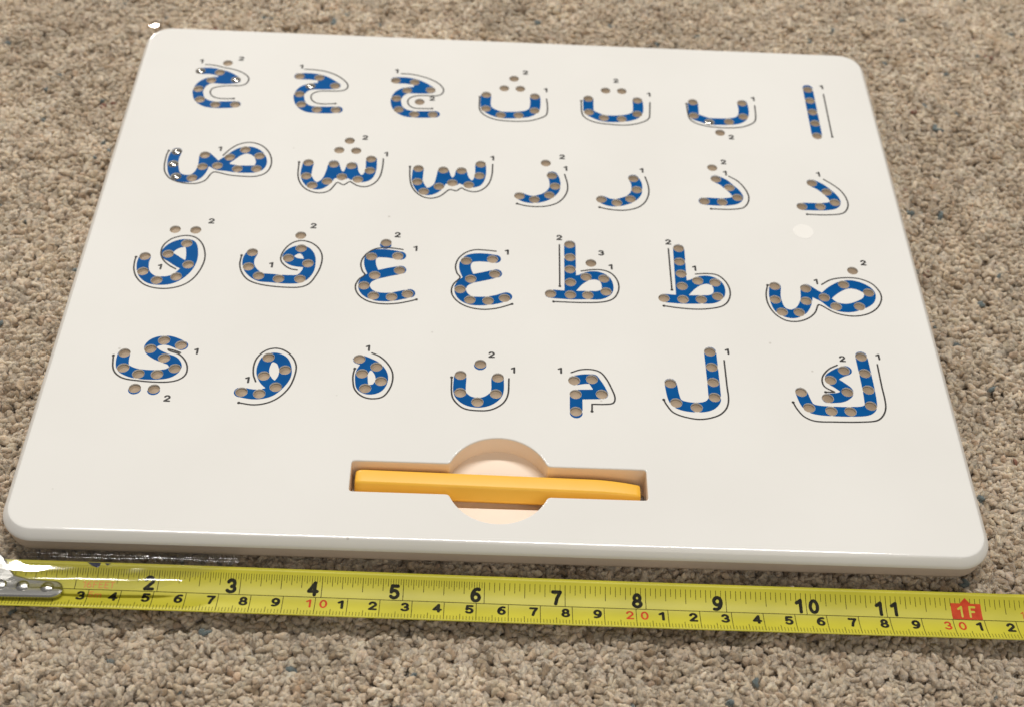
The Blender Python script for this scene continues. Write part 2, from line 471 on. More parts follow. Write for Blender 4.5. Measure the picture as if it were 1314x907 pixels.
# ------------------------------------------------------------------ letters traced in millimetres on the board
LETTERS = [
 {'label':'blue letter kha with one dot above','strokes':[[(-131.08,238.05),(-126.89,238.33),(-122.81,237.36),(-119.28,235.85),(-115.39,232.9)],[(-115.37,232.75),(-119.61,231.88),(-125.63,231.97),(-128.82,229.31),(-130.05,225.33),(-129.77,222.45),(-128.36,218.71),(-125.33,216.29),(-121.39,215.59),(-117.3,215.86),(-113.24,216.35)]],'fills':[[(-123.08,237.09),(-120.79,237.99),(-115.71,234.11),(-115.37,231.67),(-122.21,231.22)]],'beads':[(-131.17,238.04),(-122.85,237.6),(-115.39,232.9),(-125.63,231.97),(-130.12,225.81),(-128.36,218.71),(-121.56,215.72),(-113.37,216.25),(-120.39,244.29)],'raised':[0,2],'guides':[[(-129.67,242.66),(-125.67,242.32),(-121.22,240.96),(-117.45,240.06),(-113.56,238.22),(-110.8,235.67),(-109.99,233.01),(-110.97,230.24),(-113.21,229.02),(-117.65,228.68),(-121.71,227.82),(-124.2,226.45),(-124.9,224.22),(-124.1,221.86),(-122.09,220.31),(-118.76,219.81),(-114.51,220.18)]],'digits':[('1',-131.73,244.79),('2',-115.02,247.81)],'offset_dots':[]},
 {'label':'blue letter hah without dots','strokes':[[(-88.94,237.15),(-84.26,237.31),(-80.41,236.72),(-77.06,234.96),(-73.12,231.63)],[(-73.11,231.53),(-76.99,231.03),(-83.24,230.37),(-86.32,228.22),(-87.68,224.73),(-87.49,221.85),(-86.13,218.11),(-83.18,215.46),(-79.29,214.99),(-75.45,215.0),(-70.76,215.49)]],'fills':[[(-80.49,235.97),(-78.13,236.63),(-73.25,232.99),(-73.03,230.55),(-79.93,230.35)]],'beads':[(-88.79,237.16),(-80.41,236.72),(-73.26,231.52),(-83.57,230.6),(-87.62,224.98),(-86.13,218.11),(-79.31,215.13),(-71.48,215.35)],'raised':[3],'guides':[[(-87.2,242.12),(-82.92,242.05),(-77.96,241.13),(-73.49,238.93),(-69.86,235.69),(-67.91,232.36),(-68.15,229.89),(-69.82,228.42),(-73.68,227.83),(-78.45,227.51),(-81.33,226.36),(-82.6,224.1),(-82.0,221.25),(-80.04,219.46),(-77.01,218.94),(-72.01,219.5)]],'digits':[('1',-88.85,243.82)],'offset_dots':[]},
 {'label':'blue letter jeem with one dot inside its bowl','strokes':[[(-47.83,237.01),(-43.27,237.11),(-39.57,236.21),(-36.44,234.44),(-32.65,231.25)],[(-32.64,231.15),(-36.26,230.77),(-42.58,230.36),(-45.47,228.21),(-46.82,224.73),(-46.82,221.85),(-45.59,217.86),(-42.6,215.21),(-38.71,214.51),(-34.85,214.62),(-30.27,215.05)]],'fills':[[(-39.53,235.47),(-37.14,236.37),(-32.72,232.72),(-32.59,230.03),(-39.23,229.84)]],'beads':[(-47.82,236.91),(-39.72,236.2),(-32.65,231.25),(-42.58,230.36),(-46.81,224.64),(-45.4,217.26),(-38.71,214.51),(-31.0,214.86),(-36.91,222.96)],'raised':[],'guides':[[(-45.83,241.78),(-41.7,241.71),(-37.36,240.59),(-32.99,238.64),(-29.2,235.66),(-27.23,232.09),(-27.58,229.38),(-29.17,227.72),(-33.07,227.32),(-37.87,227.01),(-40.81,225.61),(-41.88,223.36),(-41.27,220.52),(-39.23,218.75),(-36.24,218.46),(-31.48,218.76)]],'digits':[('1',-47.86,243.41),('2',-31.72,225.47)],'offset_dots':[]},
 {'label':'blue letter theh with three dots above','strokes':[[(-8.94,229.38),(-9.14,224.04),(-8.68,220.71),(-6.39,218.23),(-2.78,216.56),(1.4,216.5),(4.98,216.91),(8.87,218.01),(11.27,220.55),(11.95,224.91),(11.76,229.75)]],'fills':[],'beads':[(-8.94,229.63),(-8.97,220.21),(-2.63,216.34),(4.83,216.57),(11.57,220.09),(11.76,229.75),(2.83,241.52),(-1.33,234.54),(5.53,234.64)],'raised':[],'guides':[[(16.7,228.36),(17.02,224.27),(16.97,219.95),(16.35,217.3),(13.94,215.26),(9.76,213.34),(5.0,212.58),(0.24,212.51),(-4.52,213.15),(-8.42,215.03),(-10.86,217.71),(-11.67,220.52),(-11.69,227.99)]],'digits':[('2',7.72,246.13),('1',16.36,234.36)],'offset_dots':[]},
 {'label':'blue letter teh with two dots above','strokes':[[(34.56,229.53),(34.41,224.67),(34.69,220.85),(37.17,218.63),(40.72,216.95),(44.61,216.73),(48.23,217.19),(52.19,218.39),(54.87,220.7),(55.62,225.07),(55.58,229.91)]],'fills':[],'beads':[(34.56,229.77),(34.53,220.6),(40.72,217.19),(48.22,216.95),(55.02,220.61),(55.58,229.91),(42.19,235.82),(49.15,235.87)],'raised':[],'guides':[[(60.88,228.79),(60.38,222.01),(59.85,218.16),(57.45,215.64),(52.85,213.57),(48.03,212.8),(42.66,213.07),(37.9,213.71),(34.08,215.59),(32.05,218.07),(31.47,221.13),(31.48,228.11)]],'digits':[('2',46.94,242.95),('1',60.65,234.16)],'offset_dots':[]},
 {'label':'blue letter beh with one dot below','strokes':[[(79.34,230.03),(79.19,225.17),(79.29,220.86),(82.02,219.13),(85.52,217.69),(89.74,217.72),(93.69,217.96),(97.74,219.17),(99.97,221.69),(100.73,226.06),(100.63,230.91)]],'fills':[],'beads':[(79.36,230.27),(79.01,221.08),(85.32,217.2),(93.68,217.87),(100.12,221.7),(100.53,230.9),(89.21,210.4)],'raised':[2],'guides':[[(105.9,229.54),(105.47,222.04),(104.64,218.65),(102.27,216.37),(98.16,214.47),(92.98,213.77),(86.98,213.86),(82.85,214.69),(79.08,216.34),(77.17,218.82),(76.6,223.08),(76.51,228.97)]],'digits':[('1',105.51,234.06),('2',93.67,207.75)],'offset_dots':[]},
 {'label':'straight blue letter alif','strokes':[[(130.53,243.22),(130.14,210.82)]],'fills':[],'beads':[(130.46,242.21),(130.4,234.52),(130.4,226.73),(130.41,219.16),(130.14,210.82)],'raised':[],'guides':[[(136.9,239.39),(136.68,224.72),(136.47,210.51)]],'digits':[('1',136.64,244.27)],'offset_dots':[]},
 {'label':'blue letter sad without dots','strokes':[[(-132.31,184.98),(-132.9,181.1),(-132.43,176.24),(-130.67,170.98),(-127.73,169.03),(-123.94,169.25),(-121.55,171.79),(-120.51,176.41),(-120.89,183.46)],[(-120.72,183.47),(-117.94,180.36),(-114.97,177.01),(-111.02,176.43),(-106.7,175.77),(-102.14,175.88),(-99.06,176.6),(-97.9,179.92),(-99.16,184.22),(-101.81,186.82),(-105.1,187.45),(-108.06,185.61),(-110.77,182.15),(-114.97,177.01)]],'fills':[[(-121.57,180.96),(-119.41,183.0),(-114.55,178.93),(-111.4,181.57),(-110.47,177.55),(-114.78,175.67),(-118.89,177.32),(-120.68,177.48)]],'beads':[(-132.29,184.87),(-132.44,177.32),(-130.15,169.95),(-123.78,169.37),(-120.79,176.39),(-120.91,183.57),(-115.01,177.28),(-106.89,175.87),(-99.38,176.31),(-99.16,184.22),(-105.32,187.71),(-110.85,182.7)],'raised':[0,1,2],'guides':[[(-113.65,183.62),(-110.92,188.21),(-107.76,191.18),(-103.6,192.28),(-99.08,190.6),(-95.72,186.63),(-94.06,181.78),(-94.16,176.89),(-95.86,173.56),(-99.14,171.76),(-104.01,171.48),(-109.67,171.95),(-115.5,173.48),(-116.73,172.34),(-118.25,168.52),(-120.72,166.53),(-124.1,165.97),(-128.37,166.61),(-132.17,168.51),(-134.65,171.82),(-135.73,176.05),(-135.97,182.56),(-135.55,185.22)]],'digits':[('1',-115.48,187.65)],'offset_dots':[]},
 {'label':'blue letter sheen with three dots above','strokes':[[(-79.27,181.03),(-79.52,176.67),(-79.3,172.93),(-76.71,168.29),(-73.85,167.66),(-71.0,170.74),(-69.7,175.63),(-69.15,181.08)],[(-69.15,181.08),(-67.64,176.29),(-65.27,173.48)],[(-65.27,173.48),(-62.67,176.05),(-61.8,180.43)],[(-61.8,180.43),(-60.91,176.15),(-58.84,172.41)],[(-58.84,172.41),(-55.43,173.79),(-54.16,178.17),(-54.3,184.71)]],'fills':[[(-69.65,178.88),(-67.89,178.98),(-65.74,174.79),(-67.35,173.09),(-70.4,171.84)],[(-64.03,175.43),(-62.55,178.76),(-60.78,178.86),(-59.24,173.03),(-61.65,172.35)]],'beads':[(-79.3,181.3),(-79.33,173.19),(-76.48,167.78),(-70.8,170.49),(-69.14,180.98),(-65.27,173.48),(-61.98,180.42),(-58.83,172.25),(-54.5,177.88),(-54.49,184.97),(-64.0,195.82),(-67.72,189.71),(-60.89,189.73)],'raised':[],'guides':[[(-49.58,185.27),(-49.54,180.61),(-50.19,174.63),(-52.01,170.52),(-55.0,168.22),(-58.16,168.31),(-60.75,170.01),(-61.87,170.74),(-64.15,168.75),(-66.36,169.95),(-67.04,169.65),(-69.41,165.03),(-72.4,163.54),(-75.91,163.87),(-79.27,166.03),(-81.57,169.6),(-82.63,173.8),(-83.03,181.35)]],'digits':[('2',-57.84,198.18),('1',-48.7,188.25)],'offset_dots':[]},
 {'label':'blue letter seen without dots','strokes':[[(-35.21,180.02),(-35.35,175.96),(-35.16,172.22),(-32.61,167.07),(-29.8,166.96),(-26.77,170.05),(-25.73,174.91),(-25.22,179.8)],[(-25.22,179.8),(-23.79,175.02),(-21.22,172.5)],[(-21.22,172.5),(-18.83,175.31),(-17.98,179.68)],[(-17.98,179.68),(-17.06,175.42),(-14.83,171.8)],[(-14.83,171.8),(-11.68,173.05),(-10.36,177.42),(-10.32,183.96)]],'fills':[[(-25.84,177.6),(-24.07,177.7),(-21.98,174.06),(-23.69,172.35),(-26.81,171.11)],[(-20.23,174.69),(-18.92,178.0),(-16.97,178.12),(-15.38,172.3),(-17.67,172.17)]],'beads':[(-35.22,180.3),(-35.27,172.32),(-32.41,166.66),(-26.59,169.95),(-25.23,179.96),(-21.39,172.38),(-17.91,179.96),(-14.82,171.53),(-10.71,177.29),(-10.33,184.39)],'raised':[],'guides':[[(-5.49,184.52),(-5.73,177.69),(-7.06,172.25),(-9.81,168.64),(-12.95,167.51),(-16.15,168.54),(-17.59,169.52),(-19.64,167.71),(-21.77,168.32),(-22.81,167.89),(-25.83,164.3),(-29.26,162.8),(-32.43,163.41),(-35.35,165.86),(-37.3,169.44),(-38.27,174.18),(-38.66,181.18)]],'digits':[('1',-5.73,188.36)],'offset_dots':[]},
 {'label':'blue letter zain with one dot above','strokes':[[(5.39,166.21),(8.2,164.69),(11.29,164.45),(14.39,165.47),(16.95,167.29),(19.11,170.59),(19.58,174.03),(19.28,177.02),(18.51,179.35)]],'fills':[],'beads':[(5.39,166.21),(11.29,164.45),(17.23,167.31),(19.56,172.74),(18.36,179.04),(16.0,186.64)],'raised':[],'guides':[[(23.53,180.08),(24.44,175.17),(24.5,170.9),(23.14,166.59),(20.55,163.1),(16.88,161.02),(12.4,160.23),(7.92,160.51),(4.42,161.56)]],'digits':[('2',22.72,190.9),('1',23.89,183.72)],'offset_dots':[]},
 {'label':'blue letter reh without dots','strokes':[[(37.93,166.0),(40.7,164.48),(43.79,164.32),(46.95,165.46),(49.57,167.08),(51.72,170.16),(52.3,173.17),(52.2,176.59),(51.2,179.34)]],'fills':[],'beads':[(37.79,165.99),(43.93,164.33),(49.42,166.86),(52.27,172.53),(51.19,179.21)],'raised':[],'guides':[[(56.0,180.49),(56.99,175.15),(56.83,170.03),(55.13,165.29),(52.42,162.22),(48.96,160.57),(45.0,159.94),(40.53,160.31),(36.92,161.26)]],'digits':[('1',54.78,184.35)],'offset_dots':[]},
 {'label':'blue letter thal with one dot above','strokes':[[(84.7,180.93),(87.68,178.85),(89.73,176.16),(91.73,173.28),(92.58,170.35),(91.24,168.37),(88.3,167.45),(85.42,167.07),(78.76,167.24)]],'fills':[],'beads':[(84.7,180.84),(89.76,175.95),(92.41,170.13),(85.99,167.11),(78.9,167.25),(83.88,187.81)],'raised':[],'guides':[[(90.1,182.9),(93.3,180.26),(95.75,176.08),(96.98,171.45),(96.43,167.61),(94.54,164.57),(92.16,163.47),(87.85,162.86),(81.21,162.86)]],'digits':[('2',88.82,191.65),('1',88.74,184.7)],'offset_dots':[]},
 {'label':'blue letter dal without dots','strokes':[[(123.71,180.74),(126.99,178.34),(129.19,175.53),(131.05,172.56),(131.62,169.63),(130.32,167.65),(127.05,166.71),(124.73,166.5),(117.73,166.31)]],'fills':[],'beads':[(123.7,180.66),(129.04,175.53),(131.44,169.4),(125.18,166.65),(117.73,166.31)],'raised':[],'guides':[[(128.85,183.22),(131.92,180.35),(134.61,177.05),(136.27,172.86),(136.56,168.22),(134.96,164.35),(132.72,162.77),(128.63,162.0),(124.06,161.74),(119.25,161.81)]],'digits':[('1',127.03,186.18)],'offset_dots':[]},
 {'label':'blue letter qaf with two dots above','strokes':[[(-133.95,124.33),(-134.12,120.78),(-132.95,116.18),(-130.12,113.09),(-127.07,112.33),(-123.25,112.75),(-120.34,114.75),(-117.75,118.83),(-116.72,123.58),(-117.15,128.32),(-118.38,131.86),(-120.31,132.48),(-123.16,131.6),(-125.42,129.32),(-126.25,126.4),(-123.16,123.72),(-119.43,121.08),(-117.41,120.72)]],'fills':[],'beads':[(-134.04,124.8),(-133.4,116.85),(-127.59,112.53),(-120.83,114.72),(-117.48,121.19),(-125.76,126.43),(-119.8,132.41),(-125.36,139.78),(-117.65,139.85)],'raised':[],'guides':[[(-121.64,118.63),(-124.59,120.58),(-127.23,123.5),(-128.45,126.76),(-128.3,130.6),(-126.24,134.1),(-123.22,135.97),(-119.98,136.63),(-116.8,135.59),(-113.96,132.34),(-112.16,127.15),(-111.93,122.42),(-113.42,116.26),(-115.99,111.98),(-119.47,109.51),(-123.79,108.38),(-128.36,108.7),(-132.23,110.46),(-135.31,113.97),(-136.84,117.84),(-137.3,122.03),(-137.21,124.16)]],'digits':[('1',-127.67,119.48),('2',-112.39,145.11)],'offset_dots':[]},
 {'label':'blue letter feh with one dot above','strokes':[[(-94.77,128.67),(-95.64,125.28),(-95.11,121.29),(-92.86,117.9),(-89.99,115.96),(-86.36,115.68),(-83.06,115.39),(-79.14,115.36),(-75.61,116.01),(-73.34,119.38),(-72.85,124.11),(-73.62,128.35),(-75.56,130.89),(-77.93,131.25),(-80.4,129.43),(-81.12,127.0),(-78.87,124.74),(-74.17,124.04)]],'fills':[],'beads':[(-94.8,128.91),(-95.28,121.29),(-90.91,116.7),(-83.4,115.51),(-75.58,115.78),(-73.51,124.08),(-76.85,132.03),(-81.06,126.53),(-77.77,139.04)],'raised':[],'guides':[[(-77.07,120.36),(-79.77,120.92),(-82.3,122.91),(-83.75,125.43),(-83.65,128.78),(-82.1,132.71),(-79.71,135.27),(-76.79,136.16),(-73.32,135.13),(-70.36,132.37),(-68.61,128.14),(-68.71,122.44),(-70.16,117.21),(-72.06,113.42),(-74.81,111.67),(-79.32,111.21),(-85.86,111.56),(-91.2,112.67),(-94.71,114.56),(-97.32,118.14),(-98.54,122.29),(-98.53,127.03)]],'digits':[('1',-87.04,122.56),('2',-73.45,144.58)],'offset_dots':[]},
 {'label':'blue letter ghain with one dot above','strokes':[[(-39.38,129.95),(-42.43,130.6),(-45.8,130.9),(-48.78,130.5),(-50.45,128.26),(-50.34,124.46),(-48.87,120.29),(-48.29,119.16)],[(-38.92,122.36),(-43.14,121.06),(-48.29,119.16)],[(-48.29,119.16),(-51.07,116.68),(-51.82,113.64),(-50.59,110.49),(-47.85,108.58),(-44.88,108.05),(-41.32,108.32),(-38.13,109.3),(-34.93,110.37)]],'fills':[],'beads':[(-40.37,129.75),(-50.18,128.99),(-48.29,119.16),(-39.24,122.2),(-51.82,113.64),(-48.01,108.57),(-41.32,108.32),(-35.57,110.11),(-45.19,136.76)],'raised':[],'guides':[[(-38.57,133.32),(-41.29,133.75),(-43.99,134.0),(-48.32,133.43),(-51.5,131.08),(-53.41,127.62),(-53.81,124.28),(-52.87,120.79),(-51.92,119.2),(-53.87,116.77),(-54.91,113.48),(-54.32,110.3),(-52.31,107.45),(-48.9,105.36),(-43.99,104.57),(-39.17,105.08),(-35.02,106.28),(-32.16,107.42)]],'digits':[('2',-41.08,141.3),('1',-33.98,134.19)],'offset_dots':[(-45.27,135.53)]},
 {'label':'blue letter ain without dots','strokes':[[(-3.67,130.09),(-7.04,130.58),(-10.73,130.53),(-13.39,129.67),(-14.83,127.2),(-14.73,123.88),(-13.29,119.73),(-12.61,119.06)],[(-3.15,122.32),(-7.51,120.73),(-12.61,119.06)],[(-12.61,119.06),(-15.35,116.83),(-16.4,113.54),(-15.14,109.94),(-12.48,108.02),(-9.21,107.74),(-5.95,108.12),(-2.7,108.97),(0.72,110.51)]],'fills':[],'beads':[(-4.67,129.89),(-14.54,128.55),(-12.61,119.06),(-3.71,122.1),(-16.4,113.54),(-12.64,108.24),(-5.95,108.12),(0.08,109.79)],'raised':[],'guides':[[(-3.39,134.3),(-7.45,134.67),(-11.5,134.6),(-14.83,132.96),(-17.42,129.7),(-18.45,125.58),(-17.83,121.84),(-16.59,119.56),(-18.79,116.19),(-19.57,112.92),(-18.9,109.75),(-16.34,106.47),(-12.7,104.4),(-7.81,103.61),(-2.63,104.45),(2.88,106.84)]],'digits':[('1',0.67,134.03)],'offset_dots':[]},
 {'label':'blue letter zah with one dot beside its tall stem','strokes':[[(24.74,139.6),(24.44,112.74)],[(17.03,112.82),(24.44,112.51),(30.88,112.83),(35.18,113.05),(37.89,115.03),(38.36,118.53),(37.15,121.74),(34.2,123.24),(30.83,122.59),(27.42,119.84),(25.02,116.46)]],'fills':[[(24.62,121.1),(27.49,122.66),(28.08,119.4),(25.97,114.66),(24.44,112.74)]],'beads':[(24.68,139.59),(24.7,132.53),(24.56,126.05),(24.58,119.22),(24.44,112.74),(30.88,112.83),(37.73,115.02),(37.15,121.74),(30.49,122.34),(17.03,112.91),(32.56,129.81)],'raised':[],'guides':[[(28.73,125.32),(32.95,126.25),(36.98,126.22),(39.95,124.72),(41.99,121.52),(42.63,117.35),(41.45,113.14),(39.37,110.74),(35.7,109.42),(29.12,108.86),(18.13,108.86)],[(20.75,139.13),(20.67,127.99),(20.56,116.92)]],'digits':[('2',20.81,143.09),('3',36.65,135.49),('1',39.92,128.14)],'offset_dots':[]},
 {'label':'blue letter tah without dots beside its tall stem','strokes':[[(66.58,139.68),(65.92,112.81)],[(59.29,112.71),(65.89,112.35),(72.87,112.7),(77.22,113.15),(79.75,115.35),(80.26,119.09),(79.01,121.83),(76.1,123.1),(72.67,122.21),(69.43,119.47),(66.84,116.09)]],'fills':[[(66.55,121.2),(69.66,122.3),(70.07,119.04),(67.73,114.75),(66.07,112.59)]],'beads':[(66.58,139.68),(66.38,132.37),(66.57,125.92),(66.41,119.32),(66.23,112.46),(73.04,112.71),(79.35,114.64),(79.01,121.83),(72.52,122.44),(59.13,112.7)],'raised':[],'guides':[[(71.97,125.96),(76.39,126.42),(80.06,125.9),(82.52,123.43),(84.01,119.75),(84.1,115.57),(82.73,111.82),(80.54,109.66),(76.79,108.34),(71.46,107.62),(65.22,107.85),(58.86,108.72)],[(62.6,139.23),(62.51,128.09),(62.42,117.16)]],'digits':[('2',62.79,142.93),('1',71.71,129.04)],'offset_dots':[]},
 {'label':'blue letter dad with one dot above','strokes':[[(101.56,121.06),(100.89,114.89),(102.16,108.91),(105.87,106.92),(109.68,108.74),(112.36,113.81),(113.27,120.54)],[(113.27,120.54),(116.49,117.62),(119.41,115.54),(122.87,111.86),(127.53,110.99),(132.18,112.59),(136.08,115.55),(136.93,119.49),(134.54,122.18),(131.09,123.42),(127.78,122.96),(123.27,119.92),(119.45,115.82)]],'fills':[[(112.15,118.24),(114.0,120.01),(118.19,118.27),(120.66,115.89),(117.47,116.0),(114.35,116.68),(111.7,114.88)]],'beads':[(101.45,121.17),(100.79,114.06),(102.62,107.85),(108.97,107.89),(112.37,113.92),(113.06,120.52),(119.49,116.1),(123.23,111.6),(132.09,112.04),(136.73,119.48),(127.82,123.25),(132.48,130.91)],'raised':[],'guides':[[(119.45,122.82),(123.3,125.57),(128.38,126.86),(134.05,126.69),(138.56,124.36),(140.9,120.25),(141.04,116.35),(138.86,111.83),(135.13,108.64),(130.09,107.03),(125.37,107.34),(121.61,108.79),(118.04,111.62),(116.71,112.1),(114.97,108.19),(111.96,105.06),(107.77,103.24),(103.47,103.57),(99.9,106.63),(97.89,111.44),(97.67,116.39),(98.78,121.48)]],'digits':[('1',117.42,124.25),('2',137.31,135.4)],'offset_dots':[]},
 {'label':'blue letter yeh with two dots below','strokes':[[(-132.41,76.44),(-132.39,73.12),(-131.52,69.87),(-128.56,67.97),(-125.69,67.28),(-122.59,67.02),(-118.97,67.19),(-115.47,68.16),(-113.76,70.69),(-115.16,73.51),(-118.5,75.01),(-121.92,76.94),(-123.9,79.36),(-122.81,81.94),(-119.6,83.15),(-116.71,82.65),(-113.15,80.92)]],'fills':[],'beads':[(-132.36,76.65),(-131.5,69.79),(-125.84,67.28),(-119.46,67.37),(-113.85,70.28),(-118.31,74.81),(-123.82,78.94),(-119.75,83.14),(-113.49,81.11),(-125.85,60.83),(-119.35,60.8)],'raised':[],'guides':[[(-113.06,77.56),(-115.38,78.5),(-117.64,79.02),(-116.88,78.22),(-113.57,76.91),(-110.95,74.12),(-109.65,70.88),(-109.73,67.61),(-111.64,65.29),(-114.79,64.14),(-119.59,63.84),(-125.73,64.25),(-130.43,65.04),(-133.38,66.93),(-135.0,69.71),(-135.94,75.24)]],'digits':[('1',-107.79,78.52),('2',-114.13,56.79)],'offset_dots':[(-125.81,60.28),(-119.32,60.25)]},
 {'label':'blue letter waw without dots','strokes':[[(-89.7,60.63),(-86.12,59.92),(-83.11,60.05),(-80.22,61.18),(-78.06,63.48),(-75.95,67.62),(-75.77,71.31),(-77.32,75.37),(-79.99,76.91),(-82.38,76.17),(-83.48,72.6),(-83.31,69.32),(-81.75,66.14),(-79.32,63.82)]],'fills':[],'beads':[(-89.57,60.76),(-83.44,60.23),(-78.21,63.47),(-75.92,71.3),(-82.3,76.8),(-82.88,68.32)],'raised':[],'guides':[[(-85.34,65.57),(-86.52,68.77),(-86.9,72.85),(-86.15,76.62),(-83.77,79.88),(-80.5,81.17),(-77.28,80.39),(-74.16,77.6),(-72.31,73.53),(-72.28,69.01),(-73.51,63.68),(-76.33,59.16),(-79.93,56.43),(-84.6,55.24),(-89.81,55.91)]],'digits':[('1',-88.33,66.24)],'offset_dots':[(-89.91,60.62)]},
 {'label':'small round blue letter heh','strokes':[[(-50.66,77.44),(-48.02,76.31),(-44.59,74.19),(-42.49,70.78),(-42.26,67.52),(-43.59,64.63),(-46.13,63.71),(-48.36,64.81),(-49.16,68.02),(-49.18,71.29),(-47.89,74.66)]],'fills':[[(-49.57,76.24),(-45.44,75.18),(-46.51,72.86),(-48.35,72.57)]],'beads':[(-50.6,77.53),(-44.38,74.2),(-49.14,70.88),(-42.37,67.72),(-47.55,64.25)],'raised':[],'guides':[[(-46.46,80.58),(-43.54,79.03),(-40.85,76.23),(-38.9,72.59),(-38.35,68.92),(-39.14,64.42),(-41.33,60.71),(-44.91,59.68),(-48.33,60.6),(-51.01,63.49),(-51.98,67.08),(-52.19,70.34),(-51.85,73.02)]],'digits':[('1',-48.04,82.83)],'offset_dots':[]},
 {'label':'blue letter noon with one dot above','strokes':[[(-14.98,71.31),(-14.83,63.59),(-12.34,60.5),(-8.35,59.56),(-4.7,60.84),(-2.14,64.16),(-1.93,70.67)]],'fills':[],'beads':[(-14.9,71.73),(-14.74,63.8),(-8.72,59.86),(-2.44,63.75),(-1.84,71.17),(-8.06,77.22)],'raised':[],'guides':[[(2.02,70.85),(1.71,63.53),(-0.09,59.45),(-4.02,56.58),(-8.26,56.0),(-13.15,56.7),(-16.29,59.53),(-17.62,62.67),(-17.97,70.56)]],'digits':[('2',-4.19,81.73),('1',3.42,74.84)],'offset_dots':[(-8.14,76.59)]},
 {'label':'blue letter meem with an open hook','strokes':[[(24.89,71.1),(28.34,71.91),(31.4,72.05)],[(31.4,72.05),(33.22,68.53),(34.41,65.33)],[(34.41,65.25),(25.36,64.73)],[(25.36,64.73),(25.22,56.35)]],'fills':[],'beads':[(24.82,71.09),(31.09,71.91),(34.34,65.25),(25.2,64.84),(25.17,57.13)],'raised':[],'guides':[[(23.87,74.68),(27.2,76.16),(30.98,76.46),(34.08,75.36),(36.17,72.35),(37.86,67.92),(38.87,63.92),(38.21,61.48),(36.03,60.79),(30.79,60.56),(30.79,60.44),(30.69,57.38)]],'digits':[('1',19.91,75.41)],'offset_dots':[]},
 {'label':'tall blue letter lam without dots','strokes':[[(74.01,86.85),(73.81,66.34),(73.37,63.89),(71.15,61.59),(67.06,60.73),(62.17,61.39),(59.83,63.3),(58.69,71.37)]],'fills':[],'beads':[(73.94,86.76),(74.0,79.55),(73.84,72.47),(73.74,65.6),(67.06,60.73),(60.08,62.5),(58.69,71.29)],'raised':[],'guides':[[(78.7,82.93),(78.57,71.04),(78.5,64.52),(77.23,60.46),(74.16,57.35),(68.47,55.52),(63.3,56.09),(58.84,58.07),(56.62,61.55),(55.83,63.72)]],'digits':[('1',80.14,87.18)],'offset_dots':[]},
 {'label':'blue letter kaf with a small hamza inside','strokes':[[(128.68,87.18),(128.47,64.71),(126.62,62.02),(121.34,61.19),(114.49,61.09),(108.35,61.62),(106.09,63.33),(104.56,69.34)],[(121.95,80.16),(118.66,78.45),(116.04,75.83),(118.79,73.06),(121.05,70.28),(118.61,67.72),(113.62,66.89)]],'fills':[],'beads':[(128.64,86.96),(128.65,79.12),(128.65,71.44),(128.37,64.11),(120.73,61.24),(114.03,61.19),(106.42,62.34),(104.56,69.34),(121.31,80.13),(115.82,75.4),(121.02,70.07),(113.64,66.97)],'raised':[],'guides':[[(133.87,83.58),(133.74,73.52),(133.67,64.94),(132.5,60.88),(129.79,57.78),(124.98,56.78),(113.77,56.3),(107.62,56.43),(104.16,58.25),(102.12,61.55),(101.11,64.52)],[(119.28,82.57),(116.12,80.65),(113.6,77.6),(112.76,75.06),(113.3,72.19),(116.43,69.95),(116.42,69.87),(113.25,69.73)]],'digits':[('2',121.58,85.65),('1',134.64,87.12)],'offset_dots':[]},
]

# ------------------------------------------------------------------ letter board
board = bpy.data.objects.new('letter_board', None)
COL.objects.link(board)
board.empty_display_size = 0.05
tag(board, 'white plastic magnetic drawing board printed with blue dotted Arabic letters', 'learning toy')

HOLE_R = 2.08
def slot_outline(step=0.6):
    """rectangular pen slot joined with a round finger recess"""
    cx, cy, R = -1.0, 27.0, 17.3
    x0, x1, y0, y1 = -49.5, 47.9, 20.7, 33.0
    hx = math.sqrt(R * R - (cy - y0) ** 2)
    pts = []
    def line(a, b):
        n = max(2, int(math.hypot(b[0] - a[0], b[1] - a[1]) / step))
        for k in range(n): pts.append((a[0] + (b[0] - a[0]) * k / n, a[1] + (b[1] - a[1]) * k / n))
    def arc(a0, a1):
        n = int(abs(a1 - a0) * R / step)
        for k in range(n):
            a = a0 + (a1 - a0) * k / n
            pts.append((cx + R * math.cos(a), cy + R * math.sin(a)))
    al = math.atan2(y0 - cy, -hx); ar = math.atan2(y0 - cy, hx)
    line((x0, y0), (cx - hx, y0))
    arc(al, ar) if al < ar else arc(al - 2 * math.pi, ar)
    line((cx + hx, y0), (x1, y0)); line((x1, y0), (x1, y1))
    hx2 = math.sqrt(R * R - (y1 - cy) ** 2)
    line((x1, y1), (cx + hx2, y1))
    arc(math.atan2(y1 - cy, hx2), math.atan2(y1 - cy, -hx2))
    line((cx - hx2, y1), (x0, y1)); line((x0, y1), (x0, y0))
    P = np.array(pts)
    for _ in range(3):
        P = .5 * P + .25 * np.roll(P, 1, 0) + .25 * np.roll(P, -1, 0)
    return P

def offset_outline(P, d):
    t = np.roll(P, -1, 0) - np.roll(P, 1, 0)
    nrm = np.stack([t[:, 1], -t[:, 0]], 1); nrm /= np.linalg.norm(nrm, axis=1)[:, None]
    return P + nrm * d

